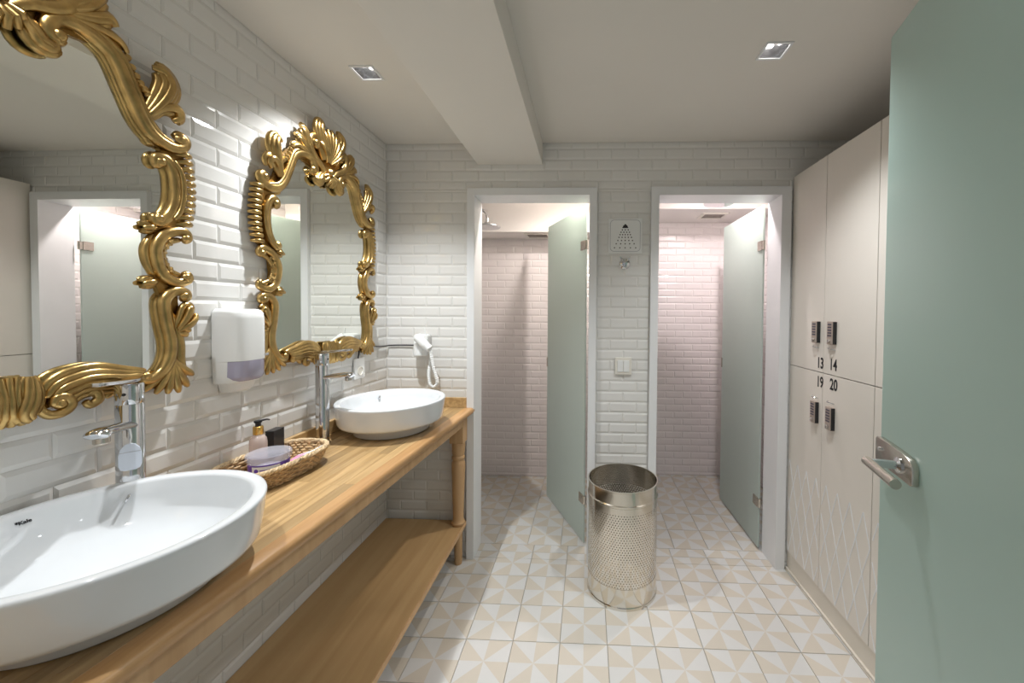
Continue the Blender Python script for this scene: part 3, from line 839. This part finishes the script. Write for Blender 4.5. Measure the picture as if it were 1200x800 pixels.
MB().lathe([(.0575, .052), (.0585, .054), (.0585, .068), (.0565, .0705), (.050, .0690), (0, .0685)], 40, cap=False).build('tub_lid', M['tub'], tb, smooth=True)
MB().lathe([(0, .006), (.043, .006), (.044, .02), (.030, .030), (0, .032)], 28).build('filling', M['cotton'], tb, smooth=True)
def band(th0, th1, z0, z1, off, n=14):
    m = MB(); vs = []; fs = []
    for i in range(n + 1):
        th = th0 + (th1 - th0) * i / n
        for z in (z0, z1):
            r = .050 + .0035 * (z - .002) / .058 + off; vs.append((r * math.cos(th), r * math.sin(th), z))
    for i in range(n): fs.append((2 * i, 2 * i + 2, 2 * i + 3, 2 * i + 1))
    return m.add(vs, fs)
band(-1.75, 1.55, .012, .046, .0004, 30).build('purple_label', M['tub_label'], tb)
band(-.95, .45, .016, .042, .0008).build('label_panel', M['paper'], tb)
MB().lathe([(0, 0), (.006, 0), (.006, .0006), (0, .0006)], 16).xf(Matrix.Rotation(-.70, 4, 'Z') @ Matrix.Translation((.0524, 0, .030)) @ Matrix.Rotation(PI / 2, 4, 'Y')).build('label_emblem', M['tub_label'], tb)
band(-.52, .25, .0285, .0325, .0012).build('label_stripe', M['tub_label'], tb)
pk = empty('pad_packet', (-.978, 1.262, ZT + .010), math.radians(12), 'flat pink and white packet lying in the basket', 'packet')
m = MB().box(-.034, .034, -.055, .055, 0, .012); m.xf(Matrix.Translation((0, 0, .012)) @ Matrix.Rotation(math.radians(-16), 4, 'Y')); m.build('packet_body', M['paper'], pk, bevel=.003)
m = MB().box(-.030, .012, -.045, .040, .0122, .0128); m.xf(Matrix.Translation((0, 0, .012)) @ Matrix.Rotation(math.radians(-16), 4, 'Y')); m.build('packet_print', M['pink'], pk)
m = MB().box(-.010, .022, -.050, .050, .0, .009); m.xf(Matrix.Translation((.030, .004, .030)) @ Matrix.Rotation(math.radians(-30), 4, 'Y'))
tag(m.build('wipes_sachet', M['paper'], None, bevel=.002, loc=(-.978, 1.262, ZT + .012)), 'white paper sachet leaning on the basket rim beside the pink packet', 'sachet')

# ---------------------------------------------------------------- socket, hair dryer, cable
sk = empty('wall_socket', (XL + .0052, 1.842, 1.112), 0, 'white wall socket with black plug below the farther mirror', 'socket')
MB().box(0, .010, -.042, .042, -.052, .052).build('face_plate', M['white'], sk, bevel=.004)
MB().lathe([(.022, 0), (.022, .004), (.019, .004), (.018, .0015), (0, .0015)], 24).xf(Matrix.Translation((.010, 0, -.012)) @ Matrix.Rotation(PI / 2, 4, 'Y')).build('socket_well', M['offwhite'], sk, smooth=True)
MB().tube(spline([(.006, -.01, .05), (.012, -.012, .075), (.008, -.005, .095)], 4), .0035, 6).build('plug_cable', M['dark'], sk)
hd = empty('hair_dryer', (-.912, YB - .0052, 1.20), 0, 'white wall mounted hotel hair dryer hanging by the corner', 'hair dryer')
m = MB(); m.prism([(-.045, -.03), (-.040, -.040), (.030, -.040), (.036, -.03), (.036, .062), (.028, .070), (-.036, .070), (-.045, .062)], -.05, 0, 'y'); m.build('wall_holder', M['white'], hd, bevel=.006, smooth=True)
MB().lathe([(.033, -.064), (.036, -.060), (.037, -.02), (.034, -.010), (.034, .0), (.030, .006), (0, .008)], 24).xf(Matrix.Translation((-.004, -.050, .018))).build('holder_cup', M['white'], hd, smooth=True)
MB().tube(spline([(-.006, -.075, .055), (.018, -.088, .036), (.050, -.096, .010), (.070, -.098, -.006)], 5), [.026] * 5 + [.024] * 5 + [.020] * 5 + [.017], 16).build('handset', M['white'], hd, smooth=True)
hose = spline([(.070, -.098, -.006), (.080, -.098, -.06), (.092, -.098, -.12), (.108, -.098, -.170), (.106, -.095, -.196), (.084, -.090, -.212), (.062, -.084, -.196), (.052, -.074, -.15), (.050, -.060, -.10), (.052, -.044, -.05), (.040, -.036, -.020), (.020, -.030, -.012)], 14)
rr = [.0085 + .0012 * math.sin(i * 2.4) for i in range(len(hose))]
MB().tube(hose, rr, 10).build('spiral_hose', M['white'], hd, smooth=True)
MB().tube([(.022, -.04, .06), (.014, -.04, .105)], .003, 6).build('hook_pin', M['white'], hd)
cab = MB().tube(spline([(XL + .014, 1.965, 1.212), (XL + .013, 2.02, 1.204), (XL + .014, 2.085, 1.202), (XL + .020, YB - .012, 1.203), (XL + .06, YB - .011, 1.205), (-1.03, YB - .011, 1.206), (-.972, YB - .012, 1.206)], 6), .0034, 6).build('power_cable', M['dark'])
tag(cab, 'thin black cable running from the far mirror to the hair dryer', 'cable')

# ---------------------------------------------------------------- sign, hook, switch
sg = empty('shower_sign', (.2065, YB - .0052, 1.821), 0, 'square white shower pictogram sign between the two shower doors', 'sign')
MB().box(-.092, .092, -.006, 0, -.096, .096).build('plate', M['white'], sg, bevel=.002)
def rrect(w_, h_, r, n=6):
    P = []
    for cx, cz, a0 in ((w_ - r, h_ - r, 0), (-w_ + r, h_ - r, PI / 2), (-w_ + r, -h_ + r, PI), (w_ - r, -h_ + r, 1.5 * PI)):
        for k in range(n + 1): P.append((cx + r * math.cos(a0 + PI / 2 * k / n), cz + r * math.sin(a0 + PI / 2 * k / n)))
    return P
A, B = rrect(.083, .087, .022), rrect(.0802, .0842, .0195); n = len(A)
MB().add([(x, -.0064, z) for x, z in A] + [(x, -.0064, z) for x, z in B], [(i, (i + 1) % n, n + (i + 1) % n, n + i) for i in range(n)]).build('border_line', M['grey_print'], sg)
MB().prism([(-.017, .042), (.017, .042), (.010, .057), (.005, .057), (.005, .063), (-.005, .063), (-.005, .057), (-.010, .057)], -.0068, -.006, 'y').build('shower_rose', M['black_print'], sg)
rows = [(.032, 3, .016), (.019, 4, .023), (.006, 5, .028), (-.009, 5, .034), (-.026, 5, .040), (-.044, 5, .049), (-.066, 5, .058)]
for z, k, hw in rows:
    for i in range(k):
        x = -hw + 2 * hw * i / (k - 1)
        MB().prism([(x + .0036 * math.cos(2 * PI * q / 8), z + .0036 * math.sin(2 * PI * q / 8)) for q in range(8)], -.0066, -.006, 'y').build('water_drop', M['black_print'], sg)
hk = empty('robe_hook', (.205, YB - .0052, 1.668), 0, 'small round chrome double robe hook under the shower sign', 'hook')
RY = Matrix.Rotation(PI / 2, 4, 'X')
MB().lathe([(.030, 0), (.030, .004), (.024, .010), (.014, .013), (.010, .022), (.014, .030), (.013, .036), (0, .038)], 28).xf(RY).build('rosette', M['chrome'], hk, smooth=True)
for s in (-1, 1):
    MB().tube(spline([(0, -.020, .004), (s * .014, -.030, .018), (s * .028, -.036, .034)], 4), [.0045] * 8 + [.0055], 8).build('prong', M['chrome'], hk, smooth=True)
swt = empty('light_switch', (.2035, YB - .0052, 1.104), 0, 'double white light switch on the tiles between the shower doors', 'switch')
MB().box(-.046, .046, -.009, 0, -.048, .048).build('switch_frame', M['offwhite'], swt, bevel=.003)
for s in (-1, 1):
    MB().box(s * .0165 - .0155, s * .0165 + .0155, -.0125, -.009, -.032, .032).build('rocker', M['white'], swt, bevel=.0015)

# ---------------------------------------------------------------- shower glass doors
def glass_door(name, hinge, free, top, zb, lab, hz, lz):
    h, f = Vector(hinge), Vector(free); d = (f - h); L = d.length; rz = math.atan2(d.y, d.x)
    t = empty(name, (h.x, h.y, 0), rz, lab, 'door', kind='structure')
    MB().box(.004, L, -.005, .005, zb, top).build('glass_panel', M['glass_s'], t, bevel=.0012)
    sgn = 1 if name == 'door_1' else -1
    for z in hz:
        hg = empty('hinge', (0, 0, z)); hg.parent = t
        MB().box(.012, .064, -.011, .011, -.028, .028).build('glass_clamp', M['steel'], hg, bevel=.002)
        MB().lathe([(.009, -.026), (.009, .026)], 14).build('hinge_pin', M['steel'], hg, smooth=True)
        MB().box(-.004, .012, -.009, .009, -.024, .024).build('jamb_plate', M['steel'], hg, bevel=.002)
    MB().box(L - .012, L + .006, -.010, .010, lz - .035, lz + .035).build('edge_pull', M['steel'], t, bevel=.003)
    return t
glass_door('door_1', (-.004, 2.268), (-.290, 2.855), 2.034, .012, 'open frosted green glass door of the left shower', (1.80, .27), 1.025)
glass_door('door_2', (1.030, 2.270), (1.016, 2.880), 2.035, .012, 'open frosted green glass door of the right shower', (1.80, .28), 1.035)

# shower heads and vents
def shower_head(x, y, z, sgn, wallx, label):
    t = empty('rain_shower', (x, y, z), 0, label, 'shower head')
    MB().lathe([(0, 0), (.088, 0), (.092, .003), (.092, .008), (.06, .015), (.022, .024), (.016, .036), (0, .036)], 36).build('rose', M['chrome'], t, smooth=True)
    MB().tube(spline([(0, 0, .03), (0, 0, .07), (-sgn * .02, 0, .105), (-sgn * .06, 0, .118), (wallx - x + sgn * .006, 0, .118)], 6), .0105, 12).build('arm', M['chrome'], t, smooth=True)
    MB().lathe([(.028, 0), (.028, .006), (.014, .010)], 20).xf(Matrix.Translation((wallx - x + sgn * .005, 0, .118)) @ Matrix.Rotation(sgn * PI / 2, 4, 'Y')).build('wall_flange', M['chrome'], t, smooth=True)
shower_head(-.690, 2.60, 1.975, 1, SL[0], 'chrome rain shower head seen at the top of the left doorway')
shower_head(.830, 2.47, 2.092, 1, SR[0], 'chrome rain shower head in the right stall, seen in the near mirror')
def vent(x, y, z, w_, d_, label):
    t = empty('ceiling_vent', (x, y, z), 0, label, 'vent')
    m = MB(); slab(m, 'z', -.008, 0, (-w_, w_), (-d_, d_), [(-w_ * .78, w_ * .78, -d_ * .72, d_ * .72)]); m.build('vent_frame', M['offwhite'], t)
    MB().box(-w_ * .78, w_ * .78, -d_ * .72, d_ * .72, -.002, 0).build('vent_back', M['dark'], t)
    for k in range(7):
        y0 = -d_ * .66 + k * d_ * 1.32 / 6
        MB().box(-w_ * .78, w_ * .78, y0 - .004, y0 + .004, -.006, -.003).build('vent_slat', M['steel'], t)
vent(-.400, 3.06, 2.015, .10, .085, 'square ceiling vent grille in the left shower stall')
vent(.985, 3.06, 2.170, .10, .085, 'square ceiling vent grille in the right shower stall')

# ---------------------------------------------------------------- steel bin
bn = empty('perforated_bin', (.190, 1.937, 0), 0, 'tall perforated stainless steel waste bin between the shower doors', 'bin')
R = .174
MB().lathe([(.160, .002), (R + .003, .0), (R + .003, .012), (R, .016), (R, .100), (R - .003, .100), (R - .003, .010), (.160, .006), (0, .006)], 64, cap=False).build('base_band', M['bin'], bn, smooth=True)
MB().lathe([(R, .452), (R, .480), (R + .004, .484), (R + .004, .492), (R, .496), (R, .552), (R + .003, .555), (R + .003, .560), (R - .003, .560), (R - .003, .452)], 64, cap=False).build('top_band', M['bin'], bn, smooth=True)
NT, NR = 160, 31
m = MB(); z0, z1 = .100, .452; dz = (z1 - z0) / NR; dth = 2 * PI / NT; ro = .0028
for j in range(NR):
    for i in range(NT):
        if (i + j) % 2:     # staggered: holes in every other cell
            th = i * dth; a = R - .0012
            cs = [(-.5, -.5), (0, -.5), (.5, -.5), (.5, 0), (.5, .5), (0, .5), (-.5, .5), (-.5, 0)]
            O = [(th + c[0] * dth, z0 + (j + .5 + c[1]) * dz) for c in cs]
            I = [(th + ro * math.cos(-PI * .75 + PI / 4 * k) / a, z0 + (j + .5) * dz + ro * math.sin(-PI * .75 + PI / 4 * k)) for k in range(8)]
            vs = [(a * math.cos(p), a * math.sin(p), z) for p, z in O + I]
            m.add(vs, [(k, (k + 1) % 8, 8 + (k + 1) % 8, 8 + k) for k in range(8)])
        else:
            th = i * dth; a = R - .0012
            m.add([(a * math.cos(p), a * math.sin(p), z) for p, z in ((th - dth / 2, z0 + j * dz), (th + dth / 2, z0 + j * dz), (th + dth / 2, z0 + (j + 1) * dz), (th - dth / 2, z0 + (j + 1) * dz))], [(0, 1, 2, 3)])
me = D.meshes.new('perforated_shell'); me.from_pydata(m.v, [], m.f)
for p in me.polygons: p.use_smooth = True
bm_ = bmesh.new(); bm_.from_mesh(me); bmesh.ops.remove_doubles(bm_, verts=bm_.verts[:], dist=.0002); bm_.to_mesh(me); bm_.free()
link('perforated_shell', me, M['bin'], bn)

# ---------------------------------------------------------------- lockers
KT, KM, KB = 2.137, 1.124, .105
cols = [(2.113, 1.822), (1.822, 1.500), (1.500, 1.180), (1.180, .860), (.860, .540), (.540, .220)]
RTXT = Matrix(((0, 0, -1, 0), (-1, 0, 0, 0), (0, 1, 0, 0), (0, 0, 0, 1)))
def lattice(parent, ya, yb, x):
    m = MB(); z0, z1 = KB + .008, .612
    k0 = int(math.floor((yb - .3) / .0785)); 
    for k in range(k0, k0 + 40):
        yp = 1.779 + (k - 22) * .0785
        for s in (-1, 1):
            P = []
            for q in range(0, 25):
                tt = q / 24; y = yp + s * .157 * tt; z = z1 - (z1 - z0) * tt
                if yb + .004 < y < ya - .004: P.append((y, z))
            if len(P) >= 2:
                m.tube([(x - .0002, P[0][0], P[0][1]), (x - .0002, P[-1][0], P[-1][1])], .0030, 4, .6, nrm=(1, 0, 0))
    if m.v: m.build('lattice_groove_glint', M['frame'], parent)  # raised strips for routed grooves; white colour paints in light caught on their edges
def locker(y0, y1, z0, z1, label, num=None, lk=None, up=True):
    t = empty('locker', (0, 0, 0), 0, label, 'locker', 'cream lockers along the right wall')
    m = MB().box(XK + .020, XR - .003, y1 + .001, y0 - .001, z0 + .001, z1 - .001); m.build('carcass', M['locker'], t)
    d = MB().box(XK, XK + .019, y1 + .0016, y0 - .0016, z0 + .0018, z1 - .0018).build('door', M['locker'], t, bevel=.001)
    if not up: lattice(d, y0, y1, XK)
    if lk:
        y, z = lk
        l = MB().box(XK - .019, XK - .0003, y - .0205, y + .0205, z - .052, z + .052).build('combination_lock', M['bronze'], t, bevel=.003)
        MB().box(XK - .0170, XK - .001, y - .0222, y - .0206, z - .050, z + .050).build('lock_side', M['dark'], t)
        for k in range(5):
            MB().box(XK - .0205, XK - .0185, y - .013, y + .013, z + .038 - k * .0125 - .0035, z + .038 - k * .0125 + .0035).build('dial', M['dial'], t, bevel=.0008, segs=1)
        MB().lathe([(.0085, 0), (.0085, .006), (.006, .008), (0, .008)], 16).xf(Matrix.Translation((XK - .018, y, z - .036)) @ Matrix.Rotation(-PI / 2, 4, 'Y')).build('lock_knob', M['chrome'], t, smooth=True)
        zz = z - .072 if up else z + .072
        MB().tube(spline([(XK - .001, y - .014, zz - .004), (XK - .016, y - .010, zz), (XK - .018, y + .008, zz + .002), (XK - .010, y + .014, zz + .004)], 4), .0028, 7).build('key_ring_hook', M['chrome'], t, smooth=True)
    if num:
        s, y, z = num
        link('number', text_mesh(s, .066, Matrix.Translation((XK - .0006, y, z)) @ RTXT @ Matrix.Diagonal((.80, 1.08, 1, 1))), M['black_print'], t)
    return t
L_ = [
 (0, KM, KT, 'upper locker numbered 13, beside the right shower frame', ('13', 1.842, 1.166), (1.868, 1.314), True),
 (1, KM, KT, 'upper locker numbered 14, next to locker 13', ('14', 1.748, 1.170), (1.750, 1.315), True),
 (2, KM, KT, 'upper locker without visible number, mostly behind the entrance glass door', None, None, True),
 (0, KB, KM, 'lower locker numbered 19 with carved lattice, beside the shower frame', ('19', 1.842, 1.076), (1.868, .930), False),
 (1, KB, KM, 'lower locker numbered 20 with carved lattice, next to locker 19', ('20', 1.742, 1.081), (1.750, .930), False),
 (2, KB, KM, 'lower lattice locker without visible number, mostly behind the entrance glass door', None, None, False)]
for c, a, b, lab, num, lk, up in L_: locker(cols[c][0], cols[c][1], a, b, lab, num, lk, up)
for c in (3, 4, 5):
    nth = {3: 'fourth', 4: 'fifth', 5: 'sixth'}[c]
    locker(cols[c][0], cols[c][1], KM, KT, 'upper locker in the ' + nth + ' column from the showers, hidden by the glass door')
    locker(cols[c][0], cols[c][1], KB, KM, 'lower locker in the ' + nth + ' column from the showers, hidden by the glass door', up=False)
pl = MB().box(XK + .006, XR - .003, .220, 2.113, 0, KB).build('locker_plinth', M['plinth'])
tag(pl, 'cream plinth board under the row of lockers', 'plinth')
fl = MB().box(XK - .004, XK + .006, .220, 2.113, 0.0005, .012).build('trim_3', M['plinth'], bevel=.002)
tag(fl, 'narrow strip along the foot of the locker plinth', 'trim', kind='structure')
fill = MB().box(XK + .004, XK + .022, .125, .218, 0, KT).build('locker_end_panel', M['locker'])
tag(fill, 'narrow cream end panel closing the locker row at the entrance', 'panel')

# ---------------------------------------------------------------- entrance glass door
hx, hy, fx, fy = .532, .112, .770, 1.010
rz = math.atan2(fy - hy, fx - hx); LD = math.hypot(fx - hx, fy - hy)
ed = empty('door_3', (hx, hy, 0), rz, 'large frosted green glass entrance door standing open at right', 'door', kind='structure')
MB().box(0, LD, -.005, .005, .010, 2.10).build('glass_panel', M['glass_e'], ed, bevel=.0012)
# local: x along the door to its free edge, +y towards the washroom (left in the picture)
lc = empty('lever_handle', (LD - .130, .0055, 1.056)); lc.parent = ed
P = [(.122, .026), (.116, .032), (.060, .032), (.000, .030), (-.030, .026), (-.044, .016), (-.047, .0), (-.047, -.026), (-.042, -.031), (.116, -.031), (.122, -.026)]
MB().prism(P, 0, .015, 'y').build('lock_plate', M['steel'], lc, bevel=.003, smooth=True)
MB().lathe([(0, 0), (.005, 0), (.005, .004), (0, .005)], 12).xf(Matrix.Translation((.095, .015, .006)) @ Matrix.Rotation(-PI / 2, 4, 'X')).build('plate_screw', M['chrome'], lc, smooth=True)
MB().lathe([(.018, 0), (.018, .006), (.010, .010), (.009, .064), (0, .064)], 20).xf(Matrix.Translation((0, .015, 0)) @ Matrix.Rotation(-PI / 2, 4, 'X')).build('spindle', M['chrome'], lc, smooth=True)
MB().tube([(.010, .076, 0), (-.055, .076, 0), (-.122, .076, 0)], .0105, 18).build('lever', M['steel'], lc, smooth=True, ang=50)
for z in (.25, 1.85):
    MB().box(-.006, .055, -.012, .012, z - .035, z + .035).build('hinge', M['steel'], ed, bevel=.003)
